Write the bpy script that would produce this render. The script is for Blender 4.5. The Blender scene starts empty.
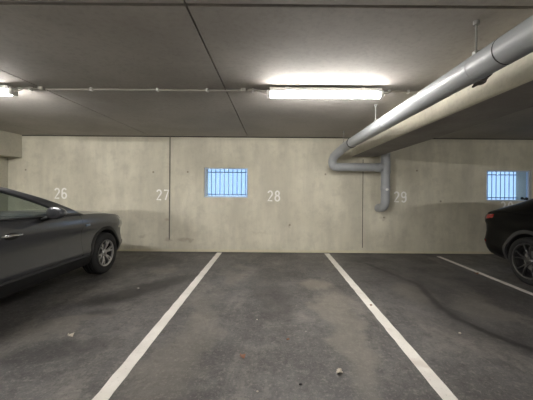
import bpy, bmesh, math, random
from mathutils import Vector, Matrix
from math import sin, cos, pi, radians as R
random.seed(4)
S = bpy.context.scene
COL = S.collection
H = 2.646          # ceiling height
CZ = 1.43          # camera height
WY = 6.54          # back wall
F = 285.0

# ------------------------------------------------------------------ helpers
def link(name, me, mat=None, parent=None):
    o = bpy.data.objects.new(name, me); COL.objects.link(o)
    if mat:
        for m in (mat if isinstance(mat, (list, tuple)) else [mat]): me.materials.append(m)
    if parent: o.parent = parent
    return o
def obj(name, bm, mat, parent=None, smooth=None):
    me = bpy.data.meshes.new(name)
    bmesh.ops.recalc_face_normals(bm, faces=bm.faces)
    bm.to_mesh(me); bm.free()
    if smooth is not None:
        me.shade_smooth()
        me.set_sharp_from_angle(angle=R(smooth))
    return link(name, me, mat, parent)
def tag(o, label, cat, group=None, kind=None):
    o['label'] = label; o['category'] = cat
    if group: o['group'] = group
    if kind: o['kind'] = kind
    return o
def struct(o, label=None):
    o['kind'] = 'structure'
    return o
def thing(name, label, cat, loc=(0, 0, 0), rz=0, group=None):
    o = bpy.data.objects.new(name, None); COL.objects.link(o)
    o.location = loc; o.rotation_euler = (0, 0, rz); o.empty_display_size = .1
    return tag(o, label, cat, group)
def NB(): return bmesh.new()
def box(bm, x0, x1, y0, y1, z0, z1, bev=0, mi=0):
    ret = bmesh.ops.create_cube(bm, size=1)
    vs = ret['verts']
    for v in vs:
        v.co = Vector(((x0+x1)/2+v.co.x*(x1-x0), (y0+y1)/2+v.co.y*(y1-y0), (z0+z1)/2+v.co.z*(z1-z0)))
    fs = set(f for v in vs for f in v.link_faces)
    for f in fs: f.material_index = mi
    if bev:
        es = list(set(e for v in vs for e in v.link_edges))
        bmesh.ops.bevel(bm, geom=es, offset=bev, segments=3, affect='EDGES', profile=.5)
def tube(bm, pts, r, seg=16, cap=True, radii=None):
    pts = [Vector(p) for p in pts]; rings = []
    t0 = (pts[1]-pts[0]).normalized()
    up = Vector((0, 0, 1)) if abs(t0.z) < .9 else Vector((1, 0, 0))
    n = (up - t0*up.dot(t0)).normalized()
    for i, p in enumerate(pts):
        if i == 0: t = t0
        elif i == len(pts)-1: t = (pts[i]-pts[i-1]).normalized()
        else: t = ((pts[i+1]-pts[i]).normalized()+(pts[i]-pts[i-1]).normalized()).normalized()
        n = (n - t*n.dot(t)).normalized(); b = t.cross(n)
        rr = radii[i] if radii else r
        rings.append([bm.verts.new(p+(n*cos(2*pi*k/seg)+b*sin(2*pi*k/seg))*rr) for k in range(seg)])
    for a, b_ in zip(rings, rings[1:]):
        for k in range(seg): bm.faces.new((a[k], a[(k+1) % seg], b_[(k+1) % seg], b_[k]))
    if cap:
        bm.faces.new(rings[0]); bm.faces.new(list(reversed(rings[-1])))
def bend(pts, rad, n=8):
    """round the inner corners of a polyline"""
    P = [Vector(p) for p in pts]; out = [P[0]]
    for i in range(1, len(P)-1):
        a = (P[i-1]-P[i]); b = (P[i+1]-P[i]); r = min(rad, a.length*.49, b.length*.49)
        p0 = P[i]+a.normalized()*r; p1 = P[i]+b.normalized()*r
        for k in range(n+1):
            t = k/n; out.append(p0*(1-t)**2+P[i]*2*t*(1-t)+p1*t*t)
    out.append(P[-1]); return out
def lathe_x(bm, prof, seg=40, cy=0, cz=0, cx=0, mi=0, close=False):
    """profile (x, r) turned about an axis along x"""
    rings = []
    for x, r in prof:
        rings.append([bm.verts.new((cx+x, cy+r*cos(2*pi*k/seg), cz+r*sin(2*pi*k/seg))) for k in range(seg)])
    pr = list(zip(rings, rings[1:]))
    if close: pr.append((rings[-1], rings[0]))
    for a, b in pr:
        for k in range(seg):
            f = bm.faces.new((a[k], a[(k+1) % seg], b[(k+1) % seg], b[k])); f.material_index = mi
    return rings
def grid(bm, rows, mi=0, closed=False):
    vs = [[bm.verts.new(p) for p in r] for r in rows]
    for a, b in zip(vs, vs[1:]):
        n = len(a)
        for k in range(n if closed else n-1):
            f = bm.faces.new((a[k], a[(k+1) % n], b[(k+1) % n], b[k])); f.material_index = mi
    return vs
def interp(tab, y):
    """Catmull-Rom-ish smooth lookup in [(y, v), ...]"""
    if y <= tab[0][0]: return tab[0][1]
    if y >= tab[-1][0]: return tab[-1][1]
    for i in range(len(tab)-1):
        y0, v0 = tab[i]; y1, v1 = tab[i+1]
        if y0 <= y <= y1:
            t = (y-y0)/(y1-y0); h = y1-y0
            def sl(j):
                if j <= 0: return (tab[1][1]-tab[0][1])/(tab[1][0]-tab[0][0])
                if j >= len(tab)-1: return (tab[-1][1]-tab[-2][1])/(tab[-1][0]-tab[-2][0])
                a = (tab[j][1]-tab[j-1][1])/(tab[j][0]-tab[j-1][0]); b = (tab[j+1][1]-tab[j][1])/(tab[j+1][0]-tab[j][0])
                return 0 if a*b <= 0 else 2*a*b/(a+b)
            m0, m1 = sl(i)*h, sl(i+1)*h
            return (2*t**3-3*t*t+1)*v0+(t**3-2*t*t+t)*m0+(-2*t**3+3*t*t)*v1+(t**3-t*t)*m1

# ------------------------------------------------------------------ materials
def newmat(name):
    m = bpy.data.materials.new(name); m.use_nodes = True
    nt = m.node_tree; nt.nodes.clear()
    out = nt.nodes.new('ShaderNodeOutputMaterial'); b = nt.nodes.new('ShaderNodeBsdfPrincipled')
    nt.links.new(b.outputs[0], out.inputs[0])
    return m, nt, b, out
def plain(name, col, rough=.5, metal=0, coat=0, nscale=40, namt=.06):
    m, nt, b, out = newmat(name)
    N = Nd(nt)
    n = N.noise(nscale, 3)
    mix = N.mixc(n, [c*(1-namt) for c in col], [min(1, c*(1+namt)) for c in col])
    nt.links.new(mix, b.inputs['Base Color'])
    b.inputs['Roughness'].default_value = rough; b.inputs['Metallic'].default_value = metal
    b.inputs['Coat Weight'].default_value = coat
    return m
class Nd:
    def __init__(s, nt):
        s.nt = nt; g = nt.nodes.new('ShaderNodeTexCoord'); s.co = g.outputs['Object']
        s.geo = nt.nodes.new('ShaderNodeNewGeometry').outputs['Position']
    def setin(s, n, i, v):
        if isinstance(v, bpy.types.NodeSocket): s.nt.links.new(v, n.inputs[i])
        else: n.inputs[i].default_value = v
    def m(s, op, a, b=0.0, c=None, clamp=False):
        n = s.nt.nodes.new('ShaderNodeMath'); n.operation = op; n.use_clamp = clamp
        s.setin(n, 0, a); s.setin(n, 1, b)
        if c is not None: s.setin(n, 2, c)
        return n.outputs[0]
    def v(s, op, a, b=(0, 0, 0), out=0):
        n = s.nt.nodes.new('ShaderNodeVectorMath'); n.operation = op
        s.setin(n, 0, a)
        if op == 'SCALE': s.setin(n, 3, b)
        else: s.setin(n, 1, b)
        return n.outputs[out]
    def dot(s, a, b): return s.v('DOT_PRODUCT', a, b, 1)
    def noise(s, scale, detail=4, rough=.55, vec=None, dist=0, stretch=None):
        n = s.nt.nodes.new('ShaderNodeTexNoise'); vec = vec or s.co
        if stretch: vec = s.v('MULTIPLY', vec, stretch)
        s.nt.links.new(vec, n.inputs['Vector']); n.inputs['Scale'].default_value = scale
        n.inputs['Detail'].default_value = detail; n.inputs['Roughness'].default_value = rough
        n.inputs['Distortion'].default_value = dist
        return n.outputs[0]
    def ramp(s, f, lo, hi, a=0., b=1.):
        n = s.nt.nodes.new('ShaderNodeMapRange'); n.interpolation_type = 'SMOOTHSTEP'
        s.setin(n, 0, f)
        for i, x in zip((1, 2, 3, 4), (lo, hi, a, b)): n.inputs[i].default_value = x
        return n.outputs[0]
    def mixc(s, f, a, b, mode='MIX'):
        n = s.nt.nodes.new('ShaderNodeMix'); n.data_type = 'RGBA'; n.blend_type = mode
        s.setin(n, 0, f)
        for i, x in ((6, a), (7, b)):
            if isinstance(x, bpy.types.NodeSocket): s.nt.links.new(x, n.inputs[i])
            else: n.inputs[i].default_value = (x[0], x[1], x[2], 1)
        return n.outputs[2]
    def segd(s, p, a, b):
        a = Vector(a); b = Vector(b); ba = b-a
        pa = s.v('SUBTRACT', p, a[:])
        h = s.m('DIVIDE', s.dot(pa, ba[:]), ba.dot(ba), clamp=True)
        n = s.nt.nodes.new('ShaderNodeVectorMath'); n.operation = 'SCALE'
        n.inputs[0].default_value = ba[:]; s.nt.links.new(h, n.inputs[3])
        return s.v('LENGTH', s.v('SUBTRACT', pa, n.outputs[0]), out=1)
    def bump(s, h, st, b, dist=.01):
        n = s.nt.nodes.new('ShaderNodeBump'); n.inputs['Strength'].default_value = st; n.inputs['Distance'].default_value = dist
        s.nt.links.new(h, n.inputs['Height']); s.nt.links.new(n.outputs[0], b.inputs['Normal'])

def wall_mat():
    m, nt, b, out = newmat('painted_concrete_wall'); N = Nd(nt)
    big = N.ramp(N.noise(.9, 4, .6), .35, .68)
    streak = N.ramp(N.noise(1.0, 4, .65, stretch=(2.6, 2.6, .5)), .36, .68)
    fine = N.noise(35, 4, .7)
    c = N.mixc(big, (.60, .57, .46), (.73, .695, .57))
    c = N.mixc(N.m('MULTIPLY', streak, .5), c, (.42, .40, .33))
    c = N.mixc(N.m('MULTIPLY', N.ramp(N.noise(5, 5, .7), .45, .7), .3), c, (.36, .34, .28))
    c = N.mixc(N.m('MULTIPLY', fine, .22), c, (.30, .28, .22))
    sx = nt.nodes.new('ShaderNodeSeparateXYZ'); nt.links.new(N.co, sx.inputs[0])
    z = sx.outputs[2]
    # yellowish painted line along the foot of the wall, darker band below the ceiling
    wob = N.m('MULTIPLY', N.m('SUBTRACT', N.noise(3, 3), .5), .03)
    zz = N.m('ADD', z, wob)
    c = N.mixc(N.ramp(zz, .04, .06, .5, 0), c, (.60, .56, .36))
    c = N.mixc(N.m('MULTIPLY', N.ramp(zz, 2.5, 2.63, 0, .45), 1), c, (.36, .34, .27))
    # smudges
    w2 = N.v('ADD', N.co, N.v('SCALE', N.v('SUBTRACT', noisecol(nt, N.co, 6), (.5, .5, .5)), .22))
    for px, pz, rx, rz, amt, colr in ((-2.05, .26, .15, .07, .35, (.20, .13, .09)), (-2.38, .27, .10, .06, .3, (.22, .14, .1)),
                                (-3.0, .33, .10, .04, .3, (.2, .15, .1)), (-2.42, .7, .06, .05, .35, (.25, .15, .1)),
                                (-1.9, .28, .1, .05, .35, (.2, .14, .1)), (.4, .62, .04, .08, .3, (.25, .2, .15)), (-.3, .45, .3, .03, .2, (.3, .25, .18)),
                                (2.55, .8, .07, .05, .35, (.25, .2, .15))):
        d = N.v('LENGTH', N.v('MULTIPLY', N.v('SUBTRACT', w2, (px, WY, pz)), (1/rx, 0, 1/rz)), out=1)
        c = N.mixc(N.ramp(d, .3, 1.1, amt, 0), c, colr)
    for px, pz in ((-2.75, 1.82), (-1.96, 1.83), (-5.68, 1.85), (3.85, 1.2), (2.55, .82), (-.9, 1.7), (3.3, 1.9), (1.2, 1.8), (.39, .63)):
        d = N.v('LENGTH', N.v('MULTIPLY', N.v('SUBTRACT', N.co, (px, WY, pz)), (1, 0, 1)), out=1)
        c = N.mixc(N.ramp(d, .012, .03, .65, 0), c, (.12, .09, .06))
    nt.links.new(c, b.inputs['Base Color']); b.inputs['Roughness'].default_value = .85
    N.bump(N.noise(25, 5, .6), .25, b, .006)
    return m
def noisecol(nt, vec, scale):
    n = nt.nodes.new('ShaderNodeTexNoise'); nt.links.new(vec, n.inputs['Vector']); n.inputs['Scale'].default_value = scale
    return n.outputs[1]
def conc_mat(name, ca, cb, sc=.8, spots=True):
    m, nt, b, out = newmat(name); N = Nd(nt)
    c = N.mixc(N.ramp(N.noise(sc, 5, .62), .33, .68), ca, cb)
    c = N.mixc(N.m('MULTIPLY', N.ramp(N.noise(22, 5, .7), .45, .7), .25), c, [x*.6 for x in ca])
    if spots:
        c = N.mixc(N.ramp(N.noise(4.5, 4, .75), .66, .74, 0, .35), c, [x*.45 for x in ca])
    nt.links.new(c, b.inputs['Base Color']); b.inputs['Roughness'].default_value = .85
    N.bump(N.noise(30, 5, .6), .3, b, .005)
    return m
def floor_mat():
    m, nt, b, out = newmat('stained_asphalt_floor'); N = Nd(nt)
    P = N.co
    warp = N.v('SCALE', N.v('SUBTRACT', noisecol(nt, P, 1.6), (.5, .5, .5)), .9)
    warp2 = N.v('SCALE', N.v('SUBTRACT', noisecol(nt, P, 7), (.5, .5, .5)), .22)
    W = N.v('ADD', N.v('ADD', P, warp), warp2)
    W1 = N.v('ADD', P, warp2)
    c = N.mixc(N.ramp(N.noise(.9, 5, .6), .32, .7), FLA, FLB)
    c = N.mixc(N.ramp(N.noise(1.7, 6, .7, stretch=(1, .5, 1), dist=.6), .48, .66, 0, .55), c, FLC)
    c = N.mixc(N.ramp(N.noise(2.3, 6, .72, stretch=(1.2, .6, 1), vec=N.v('ADD', P, (7, 3, 0))), .52, .68, 0, .5), c, FLD)
    c = N.mixc(N.ramp(N.noise(9, 6, .75, dist=.5), .45, .68, 0, .6), c, (.045, .042, .041))
    c = N.mixc(N.ramp(N.noise(14, 6, .78, vec=N.v('ADD', P, (5, 9, 0))), .5, .7, 0, .65), c, (.24, .225, .20))
    # grit
    c = N.mixc(N.ramp(N.noise(38, 5, .85), .52, .66, 0, .5), c, (.30, .28, .25))
    c = N.mixc(N.ramp(N.noise(45, 5, .85, vec=N.v('ADD', P, (2, 9, 0))), .52, .66, 0, .6), c, (.028, .027, .026))
    c = N.mixc(N.ramp(N.noise(60, 3, .8), .25, .42, .45, 0), c, (.03, .03, .03))
    def blob(px, py, rx, ry, amt, colr, rot=0, w=W):
        nonlocal c
        q = N.v('SUBTRACT', w, (px, py, 0))
        ca, sa = cos(rot), sin(rot)
        d1 = N.m('MULTIPLY', N.dot(q, (ca, sa, 0)), 1/rx); d2 = N.m('MULTIPLY', N.dot(q, (-sa, ca, 0)), 1/ry)
        d = N.m('SQRT', N.m('ADD', N.m('MULTIPLY', d1, d1), N.m('MULTIPLY', d2, d2)))
        c = N.mixc(N.ramp(d, .45, 1.15, amt, 0), c, colr)
    BE = (.25, .23, .19); DK = (.026, .024, .024)
    # dusty tyre tracks of the empty bay
    blob(.76, 3.0, .22, 1.35, .42, BE); blob(.66, 4.35, .28, .28, .6, BE, w=W1)
    blob(-.78, 2.8, .26, 1.3, .3, BE); blob(-.7, 4.6, .2, .5, .35, BE); blob(-.62, 5.3, .18, .2, .3, BE)
    blob(0, 3.7, .34, .75, .5, DK); blob(.02, 4.9, .5, .6, .35, DK)
    # damp marks beside the left line, then a darker right bay and wall foot
    blob(-1.82, 4.1, .9, .30, .85, DK, rot=R(52), w=W1); blob(-1.98, 3.28, .2, .16, .6, DK, w=W1)
    blob(-2.3, 5.6, .7, .4, .55, DK); blob(-1.9, 5.0, .3, .25, .35, BE, w=W1)
    blob(-1.9, 2.5, .6, .18, .45, DK, rot=R(20), w=W1); blob(-2.2, 2.9, .5, .15, .3, BE, rot=R(30))
    blob(2.5, 4.6, 1.2, 2.2, .38, DK); blob(1.9, 5.9, .5, .25, .5, DK, w=W1); blob(2.0, 4.0, .3, .5, .3, BE, w=W1); blob(2.6, 3.5, .4, .5, .22, BE)
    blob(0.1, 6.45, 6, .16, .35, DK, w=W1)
    # long dark trickle across the right bay
    pts = [(1.85, 5.6), (1.96, 5.23), (2.24, 4.34), (2.06, 3.51), (2.09, 3.18), (2.21, 2.83), (2.45, 2.45), (2.9, 2.1)]
    wt = N.v('ADD', P, N.v('SCALE', warp2, .35))
    dm = None
    for a, q in zip(pts, pts[1:]):
        d = N.segd(wt, (a[0], a[1], 0), (q[0], q[1], 0)); dm = d if dm is None else N.m('MINIMUM', dm, d)
    c = N.mixc(N.ramp(dm, .015, .075, .85, 0), c, DK)
    c = N.mixc(N.ramp(dm, .05, .3, .35, 0), c, DK)
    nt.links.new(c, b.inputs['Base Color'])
    nt.links.new(N.ramp(N.noise(1.2, 4, .6), .3, .7, .48, .68), b.inputs['Roughness'])
    N.bump(N.noise(70, 5, .7), .35, b, .004)
    return m
def paint_mat():
    m, nt, b, out = newmat('worn_white_road_paint'); N = Nd(nt)
    c = N.mixc(N.ramp(N.noise(3, 4, .6), .3, .7), (.72, .69, .64), (.84, .81, .76))
    c = N.mixc(N.ramp(N.noise(55, 4, .8), .58, .72, 0, .55), c, (.2, .18, .16))
    c = N.mixc(N.ramp(N.noise(2.2, 3, .6, vec=N.v('ADD', N.co, (3, 1, 0))), .6, .72, 0, .35), c, (.42, .34, .26))
    nt.links.new(c, b.inputs['Base Color']); b.inputs['Roughness'].default_value = .7
    return m
def glass_mat(name, tint, gl=.06, rough=.02):
    m = bpy.data.materials.new(name); m.use_nodes = True; nt = m.node_tree; nt.nodes.clear()
    out = nt.nodes.new('ShaderNodeOutputMaterial'); tr = nt.nodes.new('ShaderNodeBsdfTransparent'); g = nt.nodes.new('ShaderNodeBsdfGlossy')
    fc = nt.nodes.new('ShaderNodeLayerWeight'); fc.inputs[0].default_value = .5
    pw = nt.nodes.new('ShaderNodeMath'); pw.operation = 'POWER'; nt.links.new(fc.outputs['Facing'], pw.inputs[0]); pw.inputs[1].default_value = 5
    lw = nt.nodes.new('ShaderNodeMath'); lw.operation = 'MULTIPLY_ADD'; nt.links.new(pw.outputs[0], lw.inputs[0]); lw.inputs[1].default_value = .93; lw.inputs[2].default_value = .05
    mx = nt.nodes.new('ShaderNodeMixShader'); tr.inputs[0].default_value = (*tint, 1); g.inputs['Roughness'].default_value = rough
    nt.links.new(lw.outputs[0], mx.inputs[0]); nt.links.new(tr.outputs[0], mx.inputs[1]); nt.links.new(g.outputs[0], mx.inputs[2])
    nt.links.new(mx.outputs[0], out.inputs[0]); return m
def emis(name, col, st):
    m = bpy.data.materials.new(name); m.use_nodes = True; nt = m.node_tree; nt.nodes.clear()
    out = nt.nodes.new('ShaderNodeOutputMaterial'); e = nt.nodes.new('ShaderNodeEmission')
    e.inputs[0].default_value = (*col, 1); e.inputs[1].default_value = st
    nt.links.new(e.outputs[0], out.inputs[0]); return m

FLA = (.072, .068, .067); FLB = (.142, .136, .132); FLC = (.24, .225, .20); FLD = (.035, .033, .032)
LAMP = 12.5; AISLE = 70.0; AISLE2 = 48.0
M = dict(
    wall=wall_mat(),
    side=conc_mat('bare_concrete', (.42, .40, .33), (.52, .50, .41)),
    ceil=conc_mat('ceiling_concrete', (.36, .335, .305), (.45, .425, .39)),
    beam=conc_mat('beam_concrete', (.50, .475, .39), (.60, .57, .47), 2.0), chip=conc_mat('shaded_aggregate', (.06, .05, .045), (.10, .09, .08), 20),
    under=conc_mat('shaded_beam_soffit', (.27, .25, .23), (.34, .32, .29), 1.5),
    floor=floor_mat(), line=paint_mat(),
    dark=plain('dark_joint', (.03, .028, .026), .9),
    seal=plain('joint_sealant', (.22, .21, .17), .9, nscale=9, namt=.3),
    stencil=plain('white_stencil_paint', (.88, .87, .84), .8, nscale=30, namt=.12),
    pipe=plain('grey_plastic_pipe', (.34, .355, .37), .45, 0, 0, 6, .12),
    steel=plain('galvanised_steel', (.25, .25, .24), .5, .3),
    conduit=plain('cream_conduit', (.40, .38, .34), .6),
    white=plain('white_plastic', (.8, .8, .78), .4),
    tubeA=emis('fluorescent_diffuser', (1, .965, .92), LAMP), tubeB=emis('aisle_fluorescent_diffuser', (1, .965, .92), AISLE), tubeC=emis('dim_fluorescent_diffuser', (1, .965, .92), AISLE2),
    wframe=plain('pale_window_frame', (.55, .62, .72), .5),
    grille=plain('blue_grey_bars', (.30, .40, .55), .5, 0),
    pane=glass_mat('window_glass', (.93, .96, 1.0)),
    paint1=plain('grey_metallic_paint', (.078, .081, .092), .34, .55, .6, 300, .15),
    paint2=plain('black_car_paint', (.003, .003, .0035), .35, 0, 0, 300, .1),
    plastic=plain('black_plastic_trim', (.012, .012, .013), .6),
    clad=plain('grey_arch_trim', (.05, .05, .052), .45), alloy2=plain('dark_silver_alloy', (.16, .16, .165), .3, .9), mirror=plain('mirror_glass_silver', (.10, .10, .11), .35, .6),
    rubber=plain('tyre_rubber', (.016, .016, .017), .8),
    alloy=plain('silver_alloy', (.62, .62, .63), .28, .9),
    darkalloy=plain('dark_wheel_barrel', (.04, .04, .042), .4, .6),
    chrome=plain('chrome', (.75, .75, .76), .12, 1),
    cglass=glass_mat('tinted_car_glass', (.74, .80, .78)), cglass2=glass_mat('dark_car_glass', (.07, .075, .08)),
    lens=plain('clear_headlamp_lens', (.30, .31, .33), .12, .4, 1),
    red=plain('red_tail_lens', (.32, .012, .010), .15, 0, 1),
    amber=plain('amber_lens', (.5, .16, .02), .2, 0, 1),
    seat=plain('dark_seat_fabric', (.03, .03, .032), .85),
    leafA=plain('dry_brown_leaf', (.24, .12, .075), .8, nscale=60, namt=.4),
    leafB=plain('pale_dry_leaf', (.55, .50, .42), .8, nscale=60, namt=.3),
    stone=plain('grey_stone', (.33, .31, .29), .8, nscale=60, namt=.3),
    badge=plain('blue_grey_badge', (.25, .32, .45), .3, .6),
)

M['paint2'].node_tree.nodes['Principled BSDF'].inputs['Specular IOR Level'].default_value = .14
M['paint2'].node_tree.nodes['Principled BSDF'].inputs['Metallic'].default_value = 0
# ------------------------------------------------------------------ room
XL, XR, YB = -6.08, 9.5, -7.5
bm = NB(); box(bm, XL-.3, XR+.3, YB-.3, WY+.4, -.2, 0); struct(obj('floor', bm, M['floor']))
# back wall, thick, with two recessed openings
def wall_with_holes(x0, x1, y0, y1, z0, z1, holes):
    bm = NB(); xs = sorted({x0, x1, *[h[0] for h in holes], *[h[1] for h in holes]})
    zs = sorted({z0, z1, *[h[2] for h in holes], *[h[3] for h in holes]})
    def solid(i, k):
        if i < 0 or k < 0 or i >= len(xs)-1 or k >= len(zs)-1: return False
        cx = (xs[i]+xs[i+1])/2; cz = (zs[k]+zs[k+1])/2
        return not any(h[0] < cx < h[1] and h[2] < cz < h[3] for h in holes)
    V = {}
    def v(x, y, z):
        k = (round(x, 5), round(y, 5), round(z, 5))
        if k not in V: V[k] = bm.verts.new((x, y, z))
        return V[k]
    for i in range(len(xs)-1):
        for k in range(len(zs)-1):
            if not solid(i, k): continue
            a, b, c, d = xs[i], xs[i+1], zs[k], zs[k+1]
            bm.faces.new((v(a, y0, c), v(b, y0, c), v(b, y0, d), v(a, y0, d)))
            bm.faces.new((v(a, y1, c), v(a, y1, d), v(b, y1, d), v(b, y1, c)))
            if not solid(i-1, k): bm.faces.new((v(a, y0, c), v(a, y0, d), v(a, y1, d), v(a, y1, c)))
            if not solid(i+1, k): bm.faces.new((v(b, y0, c), v(b, y1, c), v(b, y1, d), v(b, y0, d)))
            if not solid(i, k-1): bm.faces.new((v(a, y0, c), v(a, y1, c), v(b, y1, c), v(b, y0, c)))
            if not solid(i, k+1): bm.faces.new((v(a, y0, d), v(b, y0, d), v(b, y1, d), v(a, y1, d)))
    return bm
W1 = (-1.585, -.575, 1.245, 1.935); W2 = (4.905, 5.925, 1.215, 1.925)
struct(obj('wall_back', wall_with_holes(XL-.3, XR+.3, WY, WY+.42, 0, H+.2, [W1, W2]), M['wall']))
bm = NB(); box(bm, XL-.3, XL, YB, WY, 0, H+.2); struct(obj('wall_left', bm, M['side']))
bm = NB(); box(bm, XR, XR+.3, YB, WY, 0, H+.2); struct(obj('wall_right', bm, M['side']))
bm = NB(); box(bm, XL-.3, XR+.3, YB-.3, YB, 0, H+.2); struct(obj('wall_rear', bm, M['side']))
# ceiling: precast slabs with open joints
bm = NB(); g = .009
xs = [XL-.05, -5.02, -2.815, -.585, 1.92, 4.6, 6.8, XR+.05]; ys = [YB, -2.6, 1.88, WY]
for i in range(len(xs)-1):
    for j in range(len(ys)-1):
        gy = .016
        box(bm, xs[i]+g*.8, xs[i+1]-g*.8, ys[j]+(gy if j else 0), ys[j+1]-(gy if j < len(ys)-2 else 0), H, H+.15)
struct(obj('ceiling', bm, M['ceil']))
bm = NB(); box(bm, XL-.3, XR+.3, YB-.3, WY+.4, H+.06, H+.25); struct(obj('ceiling_backing', bm, M['dark']))
# concrete beam running from the wall over the viewer, with a chipped arris
bm = NB()
bl, br, bz = 1.79, 2.38, CZ+.779
rows = []
ny = 150
for i in range(ny+1):
    y = YB+(WY-YB)*i/ny
    j = .004*sin(y*13)+.003*sin(y*31+1)
    rows.append([(bl, y, H+.02), (bl, y, bz+.35), (bl+.002*sin(y*7), y, bz+.012), (bl+.012, y, bz), ((bl+br)/2, y, bz+.001*sin(y*5)), (br-.012+j, y, bz), (br+j, y, bz+.012-j), (br, y, H+.02)])
vs = grid(bm, rows, closed=True); bm.faces.new(vs[0]); bm.faces.new(vs[-1])
bb = struct(obj('ceiling_beam', bm, M['beam'], smooth=30))
# chip: a hollow bitten out of the left face under the pipe
cut = NB(); bmesh.ops.create_icosphere(cut, subdivisions=3, radius=.5)
for v in cut.verts:
    n = 1+.25*sin(v.co.y*11)*cos(v.co.z*9)
    v.co = Vector((bl-.005+v.co.x*.22*n, 2.46+v.co.y*.24*n, 2.405+v.co.z*.11*n))
cme = bpy.data.meshes.new('c'); cut.to_mesh(cme); cut.free(); co = bpy.data.objects.new('c', cme); COL.objects.link(co)
def apply_bool(o, cutters):
    for c in cutters:
        md = o.modifiers.new('b', 'BOOLEAN'); md.operation = 'DIFFERENCE'; md.object = c; md.solver = 'EXACT'
    bpy.context.view_layer.update()
    me = bpy.data.meshes.new_from_object(o.evaluated_get(bpy.context.evaluated_depsgraph_get()))
    me.name = o.name; o.modifiers.clear(); o.data = me
    for c in cutters: bpy.data.objects.remove(c)
apply_bool(bb, [co])
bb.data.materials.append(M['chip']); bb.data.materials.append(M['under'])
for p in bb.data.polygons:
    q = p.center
    if bl+.004 < q.x < bl+.2 and q.z > bz+.03 and q.z < H-.02 and 2 < q.y < 3: p.material_index = 1  # broken faces coloured dark, the hollow's shade is in the colour
    elif p.normal.z < -.8 or q.x > br-.02: p.material_index = 2  # underside darker than the side face, its shade put into the colour
# left downstand beam with the lower edge above the grey car
bm = NB(); box(bm, XL-.02, -5.765, YB, WY, CZ+.695, H+.02, .01); struct(obj('ceiling_beam_left', bm, M['side']))
# vertical wall joints, and a dark strip along the wall top
bm = NB(); box(bm, -2.385, -2.355, WY-.004, WY+.01, .27, H); box(bm, -2.372, -2.366, WY-.006, WY, .3, H, mi=1); struct(obj('trim_1', bm, [M['seal'], M['dark']]))
bm = NB(); box(bm, 2.055, 2.068, WY-.003, WY+.01, .12, H-.5); struct(obj('trim_2', bm, M['dark']))
bm = NB(); box(bm, XL, XR, WY-.004, WY+.01, H-.02, H+.0); struct(obj('trim_3', bm, M['dark']))

# ------------------------------------------------------------------ windows
def window(n, w, latch=False):
    x0, x1, z0, z1 = w; y = WY+.05
    root = bpy.data.objects.new('window_%d' % n, None); COL.objects.link(root); root.location = ((x0+x1)/2, y, z0); root['kind'] = 'structure'
    a = (x1-x0)/2; h = z1-z0; t = .028
    bm = NB()
    box(bm, -a, a, 0, .05, 0, t); box(bm, -a, a, 0, .05, h-t, h); box(bm, -a, -a+t, 0, .05, t, h-t); box(bm, a-t, a, 0, .05, t, h-t)
    obj('window_frame', bm, M['wframe'], root)
    bm = NB(); box(bm, -a+t, a-t, .02, .026, t, h-t); obj('window_glass', bm, M['pane'], root)
    bm = NB()
    for k in range(9):
        x = -a+.09+k*(2*a-.18)/8; tube(bm, [(x, .33, .002), (x, .33, h-.002)], .009, 8)
    for z in (.07, h-.085): box(bm, -a+.002, a-.002, .322, .338, z-.011, z+.011)
    obj('window_grille', bm, M['grille'], root, 40)
    if latch:
        bm = NB()
        for dx, dz, r in ((0, 0, .032), (.1, -.012, .036), (.05, -.02, .02)):
            v = bmesh.ops.create_icosphere(bm, subdivisions=2, radius=r)['verts']
            for q in v: q.co += Vector((a-.19+dx, -.03, .07+dz))
        box(bm, a-.2, a-.08, -.03, .0, .045, .065)
        obj('window_latch', bm, M['plastic'], root, 40)
window(1, W1); window(2, W2, True)

# ------------------------------------------------------------------ bay numbers and lines
def arc(cx, cy, rx, ry, a0, a1, n=12): return [(cx+rx*cos(R(a0+(a1-a0)*k/n)), cy+ry*sin(R(a0+(a1-a0)*k/n))) for k in range(n+1)]
DIG = {'2': [arc(.5, .74, .42, .26, 165, -35)+[(.08, .02), (.95, .02)]],
       '6': [arc(.5, .72, .42, .28, 30, 180)+[(.08, .3)]+arc(.5, .28, .42, .27, 180, 540, 22)],
       '7': [[(.06, .98), (.94, .98), (.36, 0)]],
       '8': [arc(.5, .76, .35, .23, -90, 270, 20), arc(.5, .27, .43, .27, 90, 450, 22)],
       '9': [arc(.5, .72, .42, .27, 0, 360, 22)+[(.92, .5)]+arc(.5, .28, .42, .28, 0, -150)],
       '3': [arc(.46, .75, .38, .24, 150, -80), arc(.48, .27, .43, .27, 85, -150)],
       '0': [arc(.5, .5, .42, .5, 90, 450, 26)]}
def number(txt, px, z, label, dz=0):
    root = thing('bay_number', label, 'number', (px, WY, z), 0, 'stencilled bay numbers on the back wall')
    for i, ch in enumerate(txt):
        bm = NB(); w, h = .115, .225; x0 = -.142+i*.165
        for pl in DIG[ch]:
            tube(bm, [(x0+u*w, 0, v*h) for u, v in pl], .018, 8)
        for v in bm.verts: v.co.y = v.co.y*.1-.0014
        obj('digit', bm, M['stencil'], root, 50)
number('26', -4.87, 1.20, 'white stencilled bay number 26 on the wall above the grey car')
number('27', -2.53, 1.185, 'white stencilled bay number 27 beside the dark vertical wall joint')
number('28', .02, 1.18, 'white stencilled bay number 28 right of the central barred window')
number('29', 2.92, 1.18, 'white stencilled bay number 29 right of the pipe elbow')
number('30', 5.37, .97, 'white stencilled bay number 30 half hidden by the black car below the right window')
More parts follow.
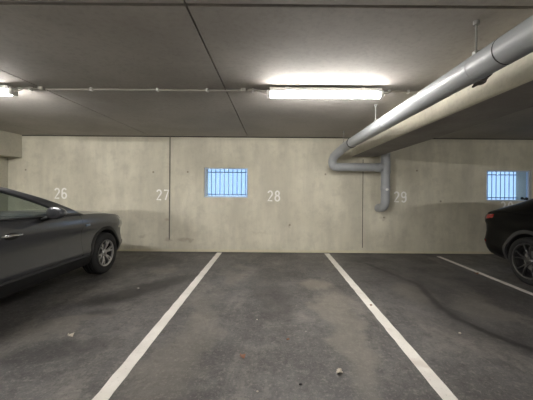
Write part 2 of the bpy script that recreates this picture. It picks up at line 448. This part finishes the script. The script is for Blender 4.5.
def pline(x, y0, y1, label, w=.108, skew=0):
    bm = NB(); n = 60; rows = []
    for i in range(n+1):
        y = y0+(y1-y0)*i/n; j = .0022*sin(y*23+x)+.0018*sin(y*51); u = x+skew*(1-(y-y0)/(y1-y0))
        rows.append([(u-w/2+j, y, .0005), (u-w/2+j, y, .0035), (u+w/2-j*.7, y, .0035), (u+w/2-j*.7, y, .0005)])
    vs = grid(bm, rows, closed=True); bm.faces.new(vs[0]); bm.faces.new(vs[-1])
    tag(obj('parking_line', bm, M['line']), label, 'line', 'white bay lines on the floor')
pline(-1.20, 1.0, 6.46, 'white painted bay line on the floor left of the empty bay, nearer the grey car', skew=.05)
pline(1.228, 1.0, 6.45, 'white painted bay line on the floor along the right of the empty bay')
pline(3.64, 1.0, 6.25, 'thinner white painted bay line on the floor beside the black car', .085)

# ------------------------------------------------------------------ lamps
def lamp(x, y, label, mat, L=1.37, cab=True):
    root = thing('ceiling_lamp', label, 'lamp', (x, y, H), 0, 'ceiling tube lamps')
    bm = NB(); box(bm, -L/2+.03, L/2-.03, -.062, .062, -.062, -.022, .006)
    for sx in (-.45, .45): box(bm, sx-.02, sx+.02, -.02, .02, -.03, 0)
    obj('lamp_housing', bm, M['white'], root)
    bm = NB(); prof = []
    for sx in (-L/2+.035, L/2-.035):
        ring = []
        for k in range(20):
            a = 2*pi*k/20; ring.append((sx, .048*cos(a), -.089+.032*sin(a)))
        prof.append(ring)
    vs = grid(bm, prof, closed=True); bm.faces.new(vs[0]); bm.faces.new(vs[-1])
    obj('lamp_diffuser', bm, mat, root, 40)
    for s in (-1, 1):
        bm = NB(); box(bm, min(s*L/2, s*(L/2-.045)), max(s*L/2, s*(L/2-.045)), -.052, .052, -.122, -.042, .012); obj('lamp_end_cap', bm, M['white'], root, 40)
        bm = NB(); tube(bm, bend([(s*(L/2-.01), 0, -.075), (s*(L/2+.05), 0, -.07), (s*(L/2+.12), .0, -.03), (s*(L/2+.22), 0, -.03)], .04), .008, 8); obj('lamp_cable', bm, M['conduit'], root, 40)
    return root
LY = 3.37
lamp(.605, LY, 'lit fluorescent tube lamp on the ceiling left of the grey pipe, above bay 28', M['tubeA'])
lamp(-3.745, LY, 'lit fluorescent tube lamp on the ceiling above the grey car at the left edge', M['tubeA'])
AL = [(6.3, -3.6), (-4.6, -3.2)]
for i, (x, y) in enumerate(AL):
    lamp(x, y, ['lit tube lamp over the aisle behind the viewer, on the right', 'lit tube lamp over the aisle behind the viewer, on the left'][i], M['tubeC' if i == 0 else 'tubeB'])
cd = thing('cable_conduit', 'thin cream conduit running along the ceiling between the tube lamps', 'conduit', (0, LY+.02, H))
bm = NB(); tube(bm, [(-5.76, .045, -.022), (1.79, .045, -.022)], .011, 10); obj('conduit_tube', bm, M['conduit'], cd, 40)
for x in (-5.2, -4.6, -2.93, -2.2, -1.4, -.8, -.25, 1.39, 1.62):
    bm = NB(); box(bm, x-.012, x+.012, .025, .065, -.04, 0, .003); obj('conduit_clip', bm, M['white'], cd)
for x in (-.36, -2.78): 
    bm = NB(); box(bm, x-.03, x+.03, .0, .05, -.045, -.0, .006); obj('junction_box', bm, M['conduit'], cd)

# ------------------------------------------------------------------ drain pipe
px, pz, pr = 1.44, CZ+.88, .089
dp = thing('drain_pipe', 'long grey plastic drain pipe hung under the ceiling along the concrete beam', 'pipe', (px, WY, pz))
def P(x, y, z): return (x-px, y-WY, z-pz)
bm = NB(); path = [P(px, -4.5, pz), P(px, 5.75, pz), P(1.40, 6.02, CZ+.70), P(1.40, 6.22, CZ+.53), P(1.75, 6.24, CZ+.515), P(2.38, 6.24, CZ+.515)]
path = [P(px, -4.5, pz), P(px, 5.78, pz), P(1.27, 6.12, CZ+.70), P(1.29, 6.22, CZ+.51), P(1.72, 6.24, CZ+.515), P(2.44, 6.24, CZ+.51)]
tube(bm, bend(path, .16, 8), pr, 28); obj('pipe_run', bm, M['pipe'], dp, 50)
bm = NB(); tube(bm, bend([P(2.46, 6.24, H-.002), P(2.46, 6.24, CZ-.36), P(2.42, 6.60, CZ-.40)], .2, 10), .094, 26); obj('downpipe', bm, M['pipe'], dp, 50)
def ring(p, axis, r=.098, w=.09, mat='pipe', name='pipe_coupling'):
    bm = NB(); a = Vector(axis).normalized()*w/2; p = Vector(p)
    tube(bm, [p-a*1.0, p-a*.85, p+a*.85, p+a], r, 28, radii=[r-.008, r, r, r-.008]); obj(name, bm, M[mat], dp, 50)
ring(P(px, 5.28, pz), (0, 1, 0), .095, .10); ring(P(px, 5.22, pz), (0, 1, 0), .098, .025, 'dark', 'clamp_band')
ring(P(px, 1.77, pz), (0, 1, 0), .0900, .010, 'dark', 'pipe_joint'); ring(P(px, 3.62, pz), (0, 1, 0), .0905, .10); ring(P(px, -1.5, pz), (0, 1, 0), .0935, .14)
ring(P(2.30, 6.24, CZ+.511), (1, 0, 0), .1, .12); ring(P(2.46, 6.24, CZ+.52), (0, 0, 1), .103, .30); ring(P(2.46, 6.24, CZ+.06), (0, 0, 1), .101, .11)
ring(P(1.78, 6.24, CZ+.515), (1, 0, 0), .096, .06)
bm = NB(); v = bmesh.ops.create_icosphere(bm, subdivisions=2, radius=.035)['verts']
for q in v: q.co = Vector((q.co.x, q.co.y*.3, q.co.z*.8))+Vector(P(2.46, 6.143, CZ+.03))
obj('clean_out_plug', bm, M['white'], dp, 50)
for y in (2.03, 4.02, 5.84, -.1, -2.2):
    hz = obj('pipe_hanger', (lambda b: (tube(b, [P(px, y, pz+.09), P(px, y, H)], .006, 8), tube(b, [P(px, y-.0001, H-.03), P(px, y, H-.001)], .02, 10), box(b, *sum([[a-.018, a+.018] for a in P(px, y, pz+.1)], [])), b)[-1])(NB()), M['steel'], dp)
    bm = NB()
    pts = [Vector(P(px, y, pz))+Vector((.0895*cos(a), 0, .0895*sin(a))) for a in [2*pi*k/32 for k in range(33)]]
    rows = [[p+Vector((0, s, 0))+(p-Vector(P(px, y, pz))).normalized()*e for s, e in ((-.012, 0), (.012, 0), (.012, .0015), (-.012, .0015))] for p in pts]
    grid(bm, rows, closed=True); obj('pipe_strap', bm, M['pipe'], dp, 40)

# ------------------------------------------------------------------ cars
RING = [(0, 0), (.5, 0), (.80, 0), (.915, .035), (.955, .10), (.992, .22), (1.004, .31), (.984, .40), (.964, .55), (.970, .70), (1.0, .78), (.990, .86), (.965, .94), (.93, 1.0)]
def car(name, label, c, paint, glass, loc, rz):
    root = thing(name, label, 'car', loc, rz)
    L = c['L']; hw, zb, zt, zc = c['hw'], c['zb'], c['zt'], c['zc']
    def halfring(y):
        w, b, t, m = interp(hw, y), interp(zb, y), interp(zt, y), interp(zc, y)
        pts = [(g_*w, b+f_*(t-b)) for g_, f_ in RING]
        for g_ in (.88, .80, .66, .45, .22, 0): pts.append((g_*w, t+(m-t)*(1-(g_/.93)**2.2)))
        return pts
    n0 = len(RING)-1
    def side(y, f, off=0):
        """point on the flank at height fraction f"""
        w, b, t = interp(hw, y), interp(zb, y), interp(zt, y)
        for (g0, f0), (g1, f1) in zip(RING[2:], RING[3:]):
            if f0 <= f <= f1:
                k = (f-f0)/(f1-f0) if f1 > f0 else 0
                return Vector(((g0+(g1-g0)*k)*w+off, y, b+f*(t-b)))
    # body shell
    bm = NB(); rows = []
    ys = [0, .015, .04, .08, .14, .2]+[.2+(L-.4)*k/56 for k in range(1, 56)]+[L-.2, L-.14, L-.08, L-.04, L-.015, L]
    for y in ys:
        h = halfring(y)
        full = [(x, y, z) for x, z in h]+[(-x, y, z) for x, z in reversed(h[1:-1])]
        rows.append(full)
    vs = grid(bm, rows, closed=True); bm.faces.new(vs[0]); bm.faces.new(list(reversed(vs[-1])))
    bmesh.ops.recalc_face_normals(bm, faces=bm.faces)
    me = bpy.data.meshes.new('body'); bm.to_mesh(me); bm.free()
    body = link('body', me, [M[paint], M['plastic'], M['plastic']], root)
    cutters = []
    for wy in c['wheels']:
        for s in (-1, 1):
            cb = NB(); prof = [(0, c['arch']), (.5, c['arch'])]
            rr = lathe_x(cb, prof, 48, wy, c['wr'], s*(c['W']-.32) if s > 0 else -(c['W']-.32)-.5)
            cb.faces.new(rr[0]); cb.faces.new(list(reversed(rr[1]))); bmesh.ops.recalc_face_normals(cb, faces=cb.faces)
            m2 = bpy.data.meshes.new('k'); cb.to_mesh(m2); cb.free(); k = bpy.data.objects.new('k', m2); COL.objects.link(k); k.parent = root; cutters.append(k)
    apply_bool(body, cutters)
    me = body.data
    c0, c1 = c['cabin']
    for p in me.polygons:
        q = p.center
        inw = min(math.hypot(q.y-w, q.z-c['wr']) for w in c['wheels'])
        if inw < c['arch']+.004 and abs(q.x) < c['W']-.001 and abs(q.x) > .5: p.material_index = 1
        elif abs(p.normal.z) > .6 and q.z > .8 and c0 < q.y < c1: p.material_index = 1
        elif q.z < interp(zb, q.y)+.13*(interp(zt, q.y)-interp(zb, q.y)): p.material_index = 1
        else: p.material_index = 0
    me.shade_smooth(); me.set_sharp_from_angle(angle=R(32))
    # arch trims
    for wy in c['wheels']:
        for s in (-1, 1):
            bm = NB(); rows = []
            for k in range(41):
                a = R(-22)+R(224)*k/40
                row = []
                for rr, oo in ((c['arch']-.004, -.03), (c['arch']-.004, .006), (c['arch']+.018, .009), (c['arch']+.05, .004), (c['arch']+.055, -.02)):
                    y = wy+rr*cos(a); z = c['wr']+rr*sin(a)
                    b, t = interp(zb, y), interp(zt, y); f = min(max((z-b)/(t-b), .001), 1)
                    q = side(y, f); row.append((s*(q.x+oo), y, max(z, b+.005)))
                rows.append(row)
            grid(bm, rows, closed=True); obj('arch_trim', bm, M[c['archm']], root, 40)
    # doors: panels standing a few millimetres proud, each with its handle
    for s in (-1, 1):
        for (ya, yb, hy, cut) in c['doors']:
            bm = NB(); rows = []; N_ = 22
            fl = [c['sill']+.008, c['sill']+.02, .295, .31, .34, .41, .48, .55, .62, .70, .77, .82, .86, .90, .94, .985]
            for i in range(N_+1):
                r = []
                for f in fl:
                    yy0 = ya
                    if cut:   # rear door follows the arch
                        wy = c['wheels'][0]; z = side(ya, f).z; d = (c['arch']+.07)**2-(z-c['wr'])**2
                        if d > 0: yy0 = max(ya, wy+math.sqrt(d))
                    y = yy0+(yb-yy0)*i/N_
                    e = .006 if 0 < i < N_ and f not in (fl[0], fl[-1]) else -.002
                    if i in (0, N_) and f not in (fl[0], fl[-1]): e = -.002
                    q = side(y, f); r.append((s*(q.x+e), y, q.z))
                # squeeze the border cells so the edge turns in sharply
                rows.append(r)
            for f_i in range(len(fl)):
                if True:
                    y0, y1 = rows[0][f_i][1], rows[1][f_i][1]; rows[1][f_i] = (rows[1][f_i][0], y0+.006, rows[1][f_i][2])
                    y0 = rows[-1][f_i][1]; rows[-2][f_i] = (rows[-2][f_i][0], y0-.006, rows[-2][f_i][2])
            grid(bm, rows); dr = obj('door', bm, M[paint], root, 28)
            for e in (0, -1):
                bm = NB(); tube(bm, [(q[0]+s*.002, q[1], q[2]) for q in rows[e]], .0055, 6); obj('door_gap_line', bm, M['plastic'], dr, 60)  # dark bead put in for the shade of the door gap
            bm = NB(); f = c['hf']; q = side(hy, f)
            hp = [(s*(q.x-.005), hy-.11, q.z), (s*(q.x+.035), hy-.09, q.z+.004), (s*(q.x+.042), hy, q.z+.006), (s*(q.x+.035), hy+.09, q.z+.002), (s*(q.x-.005), hy+.11, q.z-.002)]
            tube(bm, bend(hp, .03, 4), .014, 10); obj('door_handle', bm, M[c['handle']], dr, 50)
            bm = NB(); lathe = bmesh.ops.create_icosphere(bm, subdivisions=3, radius=1)['verts']
            for v in lathe: v.co = Vector((s*(q.x+.004)+v.co.x*.006, hy+.0+v.co.y*.095, q.z-.006+v.co.z*.04))
            obj('handle_recess', bm, M['plastic'], dr, 50)
    # sill trim and side moulding
    for s in (-1, 1):
        bm = NB(); rows = []
        ya, yb = c['wheels'][0]+c['arch']+.06, c['wheels'][1]-c['arch']-.06
        for i in range(31):
            y = ya+(yb-ya)*i/30; r = []
            for f, e in ((.012, -.02), (.02, .012), (.08, .02), (c['sill']-.03, .013), (c['sill'], -.004)):
                q = side(y, f); r.append((s*(q.x+e), y, q.z))
            rows.append(r)
        grid(bm, rows, closed=True); obj('sill_trim', bm, M['plastic'], root, 40)
    # greenhouse
    rz_, rx_ = c['railz'], c['railx']
    def gp(s, yb, yt, t):
        w = interp(hw, yb)*.93; zb_ = interp(zt, yb)-.012
        a = Vector((w, yb, zb_)); b = Vector((interp(rx_, yt), yt, interp(rz_, yt)))
        q = a.lerp(b, t); q.x += .035*sin(pi*t)*(b.z-a.z)/.4
        q.z += c.get('pb', 0)*sin(pi*t)
        q.x *= s; return q
    cols = c['cols']      # (yb, yt) from windscreen back
    def strip(bm, s, i0, i1, t0, t1, inset=0, nt=8, ns=8):
        rows = []
        for i in range(ns+1):
            k = i/ns; yb = cols[i0][0]*(1-k)+cols[i1][0]*k; yt = cols[i0][1]*(1-k)+cols[i1][1]*k
            rows.append([gp(s, yb, yt, t0+(t1-t0)*j/nt)-Vector((s*inset, 0, 0)) for j in range(nt+1)])
        grid(bm, rows)
    def across(a_fn, b_fn, n, bulge, crown):
        """rows between a left edge and its mirror"""
        return [[Vector((p.x*(1-2*j/n), p.y+bulge*(1-(1-2*j/n)**2), p.z+crown*(1-(1-2*j/n)**2))) for j in range(n+1)] for p in a_fn]
    bm = NB()
    for s in (-1, 1):
        for i0, i1 in c['pillars']: strip(bm, s, i0, i1, 0, 1)
        for i0, i1 in c['panes']: strip(bm, s, i0, i1, .93, 1, nt=2); strip(bm, s, i0, i1, 0, .05, nt=2)
    # roof
    rails = []
    y0, y1 = cols[-1][1], cols[0][1]
    for i in range(21):
        y = y0+(y1-y0)*i/20; rails.append(Vector((interp(rx_, y), y, interp(rz_, y))))
    rf = []
    for k, p in enumerate(rails):
        fy = k/20; rf.append([Vector((p.x*(1-2*j/14), p.y+(c['wtb'] if False else 0)+(.10*fy**3-.06*(1-fy)**3)*(1-(1-2*j/14)**2), p.z+c['crown']*(1-abs(1-2*j/14)**2.4))) for j in range(15)])
    grid(bm, rf)
    bmesh.ops.remove_doubles(bm, verts=bm.verts, dist=.0005)
    fr = obj('cabin_frame', bm, M[paint], root, 40)
    sd = fr.modifiers.new('s', 'SOLIDIFY'); sd.thickness = .03; sd.offset = 0
    # windscreen and rear window
    def screen(nm, ci, bb_, bt, crown, tr=(0.03, .97)):
        bm = NB(); rows = []
        for i in range(11):
            t = i/10; p = gp(1, cols[ci][0], cols[ci][1], t); bl_ = bb_*(1-t)+bt*t; cr = (interp(zc, cols[ci][0])-interp(zt, cols[ci][0])+.005)*(1-t)+crown*t
            rows.append([(p.x*(1-2*j/14), p.y+bl_*(1-(1-2*j/14)**2), p.z+cr*(1-abs(1-2*j/14)**2.4)) for j in range(15)])
        grid(bm, rows); obj(nm, bm, M[glass], root, 60)
    screen('windscreen', 0, c['wbulge'], .10, c['crown']); screen('rear_window', len(cols)-1, -.12, -.06, c['crown'])
    for s in (-1, 1):
        for i0, i1 in c['panes']:
            bm = NB(); strip(bm, s, i0, i1, .05, .93, .006); obj('side_window', bm, M[glass], root, 60)
        bm = NB(); a, b_ = c['panes'][0][0], c['panes'][-1][1]
        pts = [gp(s, cols[a][0]*(1-k/20)+cols[b_][0]*k/20, cols[a][1]*(1-k/20)+cols[b_][1]*k/20, .025)+Vector((s*.016, 0, 0)) for k in range(21)]
        tube(bm, pts, .009, 8); obj('belt_trim', bm, M[c['belt']], root, 40)
        # door mirror
        my, mz = c['mirror']; mw = interp(hw, my)*.93
        mr = None
        bm = NB(); v = bmesh.ops.create_icosphere(bm, subdivisions=4, radius=1)['verts']
        for q in v:
            x, y, z = q.co; y2 = y if y > 0 else y*.35
            q.co = Vector((s*(mw+.215)+x*.135, my+y2*.13+s*x*-.03, mz+.02+z*(.08 if z > 0 else .072)*(1-.12*x*s)))
        mr = obj('door_mirror', bm, M[c['mirm']], root, 60)
        bm = NB(); tube(bm, [(s*(mw-.02), my+.03, mz-.085), (s*(mw+.06), my+.03, mz-.055), (s*(mw+.17), my+.02, mz-.025)], .026, 12); obj('mirror_arm', bm, M['plastic'], mr, 60)
        bm = NB(); v = bmesh.ops.create_icosphere(bm, subdivisions=3, radius=1)['verts']
        for q in v: x, y, z = q.co; q.co = Vector((s*(mw+.215)+x*.108, my-.034+y*.006+s*x*-.03, mz+.02+z*.058))
        obj('mirror_glass', bm, M['mirror'], mr, 60)
        # lamps
        for nm, y0_, y1_, f0, f1, mt, e in c['lights']:
            bm = NB(); rows = []
            for i in range(15):
                y = y0_+(y1_-y0_)*i/14; r = []
                fa, fb = (f0 if not isinstance(f0, tuple) else f0[0]+(f0[1]-f0[0])*i/14), (f1 if not isinstance(f1, tuple) else f1[0]+(f1[1]-f1[0])*i/14)
                for j in range(7):
                    ed = e if (0 < i < 14 and 0 < j < 6) else -.006
                    q = side(y, fa+(fb-fa)*j/6); 
                    sg = 1 if y0_ > L/2 else -1
                    r.append((s*(q.x+ed), y+sg*ed*.8, q.z))
                rows.append(r)
            grid(bm, rows); obj(nm, bm, M[mt], root, 50)
        if c.get('badge'):
            by, bf = c['badge']; q = side(by, bf); bm = NB(); box(bm, min(s*(q.x-.002), s*(q.x+.010)), max(s*(q.x-.002), s*(q.x+.010)), by-.05, by+.05, q.z-.018, q.z+.018, .006); obj('side_repeater', bm, M['badge'], root, 40)
    # front grille and plates
    zf = interp(zt, L-.0); bm = NB(); box(bm, -.42, .42, L-.03, L+.012, .46, .60, .01); obj('front_grille', bm, M['plastic'], root, 40)
    bm = NB(); box(bm, -.26, .26, L-.0, L+.022, .36, .45, .004); obj('number_plate', bm, M['white'], root)
    bm = NB(); box(bm, -.26, .26, -.022, .0, .52, .63, .004); obj('number_plate', bm, M['white'], root)
    # bonnet seam line and wipers
    # seats, dashboard, steering wheel
    for sx in (-.37, .37):
        for sy in c['seats']:
            zbt = interp(zt, sy)
            bm = NB(); box(bm, sx-.24, sx+.24, sy-.06, sy+.06, zbt-.16, zbt+.10, .05); box(bm, sx-.13, sx+.13, sy-.07, sy+.03, zbt+.13, zbt+.29, .045)
            tube(bm, [(sx-.06, sy-.02, zbt+.05), (sx-.06, sy-.02, zbt+.16)], .008, 8); tube(bm, [(sx+.06, sy-.02, zbt+.05), (sx+.06, sy-.02, zbt+.16)], .008, 8)
            obj('car_seat', bm, M['seat'], root, 40)
    dy = c['dash']; zbt = interp(zt, dy)
    bm = NB(); box(bm, -.70, .70, dy-.22, dy+.3, zbt-.12, zbt+.03, .05); obj('dashboard', bm, M['seat'], root, 40)
    bm = NB(); pts = [Vector((-.37+.18*cos(a), dy-.36+.05*sin(a), zbt+.0+.17*sin(a))) for a in [2*pi*k/28 for k in range(29)]]
    tube(bm, pts, .015, 8, cap=False); tube(bm, [(-.37, dy-.1, zbt-.03), (-.37, dy-.36, zbt)], .03, 8); tube(bm, [(-.55, dy-.36, zbt), (-.19, dy-.36, zbt)], .014, 8)
    obj('steering_wheel', bm, M['seat'], root, 40)
    # wheels
    r = c['wr']; rr = c['rim']
    for wy in c['wheels']:
        for s in (-1, 1):
            wh = bpy.data.objects.new('wheel', None); COL.objects.link(wh); wh.parent = root; wh.location = (s*(c['W']-.125), wy, r); wh.rotation_euler = (R(c.get('spin', 0)), 0, 0 if s > 0 else pi)
            hwid = .115; bm = NB()
            lathe_x(bm, [(-hwid+.02, rr), (-hwid, rr+.03), (-hwid, r-.035), (-hwid+.015, r-.012), (-hwid+.04, r-.002), (-.06, r), (-.058, r-.008), (-.05, r-.008), (-.048, r), (-.004, r), (-.002, r-.008), (.006, r-.008), (.008, r), (.048, r), (.05, r-.008), (.058, r-.008), (.06, r), (hwid-.04, r-.002), (hwid-.015, r-.012), (hwid, r-.035), (hwid+.003, rr+.05), (hwid-.002, rr+.02), (hwid-.02, rr)], 56, close=True)
            obj('tyre', bm, M['rubber'], wh, 50)
            bm = NB(); lathe_x(bm, [(-hwid+.01, rr+.004), (-.06, rr-.03), (.05, rr-.035), (.07, rr-.02), (hwid-.022, rr-.016)], 48)
            lathe_x(bm, [(-.02, 0.001), (-.02, rr-.03)], 48)
            obj('wheel_barrel', bm, M['darkalloy'], wh, 50)
            bm = NB(); lathe_x(bm, [(hwid-.03, rr-.018), (hwid-.008, rr-.014), (hwid-.002, rr+.004), (hwid-.012, rr+.006), (hwid-.03, rr-.004)], 56, close=True)
            for k in range(c['spokes']):
                for da in c['double']:
                    a0 = 2*pi*k/c['spokes']; a1 = a0+da*1.3; a0b = a0+da*.5; w0, w1 = c['sw']
                    def pt(a, rad, off, x): return Vector((x, rad*cos(a)-off*sin(a), rad*sin(a)+off*cos(a)))
                    rows = []
                    for q in range(7):
                        t = q/6; a = a0b+(a1-a0b)*t; rad = .045+(rr-.014-.045)*t; w = w0+(w1-w0)*t; x = hwid-.045+.03*t+.012*sin(pi*t)
                        rows.append([pt(a, rad, -w, x-.03), pt(a, rad, -w, x-.004), pt(a, rad, -w*.6, x), pt(a, rad, w*.6, x), pt(a, rad, w, x-.004), pt(a, rad, w, x-.03)])
                    vs = grid(bm, rows, closed=True); bm.faces.new(vs[0]); bm.faces.new(vs[-1])
            obj('wheel_rim', bm, M[c['am']], wh, 35)
            bm = NB(); rg = lathe_x(bm, [(hwid-.07, .062), (hwid-.035, .062), (hwid-.028, .055), (hwid-.026, .03), (hwid-.02, .026), (hwid-.018, .001)], 30); obj('hub_cap', bm, M[c['am']], wh, 40)
            bm = NB(); lathe_x(bm, [(.0, .001), (.0, .15), (.02, .15), (.02, .001)], 36); obj('brake_disc', bm, M['steel'], wh, 40)
    return root

grey = dict(L=4.45, W=.915,
    hw=[(0, .62), (.04, .74), (.12, .83), (.4, .895), (1.0, .915), (2.6, .915), (3.5, .915), (3.85, .90), (4.08, .855), (4.25, .77), (4.36, .66), (4.42, .56), (4.45, .44)],
    zb=[(0, .42), (.15, .32), (.5, .25), (1, .22), (3.6, .22), (4.1, .24), (4.3, .27), (4.4, .33), (4.45, .42)],
    zt=[(0, .95), (.1, 1.02), (.5, 1.10), (1.2, 1.10), (2.2, 1.075), (2.9, 1.045), (3.4, 1.02), (3.85, .975), (4.1, .925), (4.25, .87), (4.38, .77), (4.45, .64)],
    zc=[(0, .96), (.1, 1.03), (.5, 1.09), (2.6, 1.06), (2.95, 1.09), (3.4, 1.075), (3.85, 1.03), (4.1, .975), (4.25, .91), (4.38, .79), (4.45, .65)],
    wheels=(.87, 3.53), wr=.345, arch=.40, rim=.215, archm='plastic', cabin=(.35, 2.86),
    doors=[(.95, 1.60, .80+.85-.55, True), (1.615, 2.91, 1.76, False)], hf=.80, handle='chrome',
    railz=[(.35, 1.30), (.7, 1.42), (1.2, 1.455), (1.6, 1.445), (1.95, 1.415), (2.2, 1.40)], railx=[(.35, .60), (1.2, .66), (2.2, .66)], crown=.04, wtb=0, wbulge=.30, pb=.018,
    cols=[(3.02, 1.97), (2.66, 1.72), (1.66, 1.30), (1.52, 1.22), (.78, .78), (.22, .50)],
    pillars=[(0, 1), (2, 3), (4, 5)], panes=[(1, 2), (3, 4)], belt='plastic', mirror=(2.17, 1.105), mirm='paint1',
    lights=[('headlamp', 3.92, 4.33, .66, (.93, .90), 'lens', .006), ('tail_lamp', .02, .28, .66, .88, 'red', .006), ('fog_lamp', 4.12, 4.3, .2, .34, 'plastic', .004)],
    badge=(3.02, .80), sill=.255, am='alloy', seats=(1.35, .75), dash=2.5, spokes=6, double=(-.14, .14), sw=(.016, .012), spin=12)
car('grey_car', 'dark grey metallic car parked nose to the wall under bay number 26', grey, 'paint1', 'cglass', (-2.80-.915, 1.30, 0), 0)

black = dict(L=4.85, W=.97,
    hw=[(0, .70), (.04, .83), (.10, .895), (.22, .93), (.5, .95), (1.0, .97), (3.6, .97), (4.3, .93), (4.6, .84), (4.75, .72), (4.85, .5)],
    zb=[(0, .42), (.06, .33), (.3, .27), (.7, .24), (4.3, .24), (4.7, .3), (4.85, .42)],
    zt=[(0, .88), (.02, .96), (.06, 1.03), (.12, 1.055), (.5, 1.075), (1.2, 1.09), (2.6, 1.08), (3.2, 1.04), (4.2, .95), (4.6, .85), (4.85, .66)],
    zc=[(0, .90), (.02, .98), (.06, 1.05), (.12, 1.08), (.5, 1.08), (2.8, 1.08), (3.3, 1.09), (4.2, 1.0), (4.6, .89), (4.85, .68)],
    wheels=(1.05, 3.95), wr=.365, arch=.425, rim=.265, archm='clad', cabin=(.3, 3.0),
    doors=[(1.25, 2.05, 1.72-.1, True), (2.065, 3.15, 2.2, False)], hf=.84, handle='paint2',
    railz=[(.5, 1.20), (.9, 1.34), (1.4, 1.46), (2.0, 1.52), (2.5, 1.50), (2.8, 1.45)], railx=[(.5, .62), (1.2, .67), (2.2, .69), (2.8, .68)], crown=.05, wtb=0, wbulge=.3,
    cols=[(3.35, 2.45), (3.05, 2.25), (2.1, 1.85), (1.98, 1.75), (1.15, 1.25), (.16, .62)],
    pillars=[(0, 1), (2, 3), (4, 5)], panes=[(1, 2), (3, 4)], belt='plastic', mirror=(2.8, 1.17), mirm='paint2',
    lights=[('tail_lamp', .02, .34, (.80, .86), (.955, .965), 'red', .008), ('headlamp', 4.3, 4.7, .68, .92, 'lens', .006), ('rear_reflector', .03, .16, .27, .33, 'red', .006)],
    sill=.14, am='alloy2', seats=(2.0, 1.25), dash=2.9, spokes=5, double=(-.20, .20), sw=(.010, .007), spin=20)
car('black_car', 'glossy black car with its tail to the wall, below the right window', black, 'paint2', 'cglass2', (3.90+.97, 5.44, 0), pi)

# ------------------------------------------------------------------ litter on the floor
def fl(x, y):
    y2 = y-(x-266.5)*.008; s = (y2-190)/CZ
    return ((x-273)/s, F/s)
def leaf(px_, py_, size, mat, label, rot, cat='leaf', name='dry_leaf'):
    x, y = fl(px_, py_); bm = NB(); n = 9; rows = []
    for i in range(n+1):
        t = i/n; w = size*.42*sin(pi*min(1, t*.93+.05))**.8*(1+.25*sin(i*2.7)); row = []
        for j in range(-3, 4):
            u = j/3; row.append((u*w, (t-.5)*size, .004+size*(.22*u*u+.16*sin(3*t+u)+.16)))
        rows.append(row)
    grid(bm, rows); 
    zmin = min(v.co.z for v in bm.verts)
    for v in bm.verts: v.co.z -= zmin-.0008
    o = obj(name, bm, M[mat], None, 60); o.location = (x, y, 0.0); o.rotation_euler = (0, 0, rot)
    sd = o.modifiers.new('s', 'SOLIDIFY'); sd.thickness = .0012; sd.offset = 1
    tag(o, label, cat)
def pebble(px_, py_, size, mat, label, z=0.0):
    x, y = fl(px_, py_); bm = NB(); v = bmesh.ops.create_icosphere(bm, subdivisions=2, radius=size/2)['verts']
    for q in v: k = 1+random.uniform(-.16, .16); q.co = Vector((q.co.x*k, q.co.y*.8*k, q.co.z*.6*k))
    zm = min(q.co.z for q in v)
    for q in v: q.co.z -= zm
    o = obj('pebble', bm, M[mat], None, 30); o.location = (x, y, z); tag(o, label, 'pebble')
leaf(244, 357, .055, 'leafA', 'small curled reddish-brown leaf on the floor of the empty bay, left of centre', .6)
leaf(341, 373, .055, 'leafB', 'small crumpled pale leaf on the floor of the empty bay, nearest the right line', 2.2)
leaf(72, 336, .06, 'leafB', 'pale dry leaf on the floor beside the grey car', 1.1)
leaf(477, 274, .07, 'leafA', 'brown leaf on the dark floor close to the black car tail', .2)
leaf(289, 340, .03, 'leafA', 'tiny brown leaf scrap near the middle of the empty bay', 1.9)
pebble(302, 385, .022, 'rubber', 'tiny black pebble in the empty bay near the bottom of the view')
pebble(307, 332, .016, 'stone', 'tiny grey pebble right of the tiny brown leaf scrap')
pebble(258, 320, .02, 'leafB', 'tiny pale pebble in the middle of the empty bay left of the oil stain')
pebble(259, 392, .014, 'leafB', 'tiny pale pebble at the bottom of the view in the empty bay')
pebble(139, 289, .035, 'stone', 'grey pebble by the damp stain left of the left line')
pebble(461, 334, .026, 'leafB', 'pale pebble on the dark floor of the right bay')
pebble(372, 306, .03, 'leafA', 'brown pebble lying on the right bay line', .0036)

# ------------------------------------------------------------------ world, camera
w = bpy.data.worlds.new('World'); S.world = w; w.use_nodes = True
bg = w.node_tree.nodes['Background']; bg.inputs[0].default_value = (.42, .66, 1.0, 1); bg.inputs[1].default_value = .125
cam = bpy.data.cameras.new('camera'); c = bpy.data.objects.new('camera', cam); COL.objects.link(c)
cam.sensor_fit = 'HORIZONTAL'; cam.sensor_width = 36; cam.lens = F/533*36; cam.shift_x = -6.5/533; cam.shift_y = -10/533; cam.clip_start = .02
c.location = (0, 0, CZ)
c.rotation_euler = (Matrix.Rotation(R(90), 4, 'X') @ Matrix.Rotation(R(.45), 4, 'Z')).to_euler()
S.camera = c
S.view_settings.view_transform = 'Standard'; S.view_settings.look = 'None'; S.view_settings.gamma = 1; S.view_settings.use_curve_mapping = False
S.view_settings.exposure = 3.5
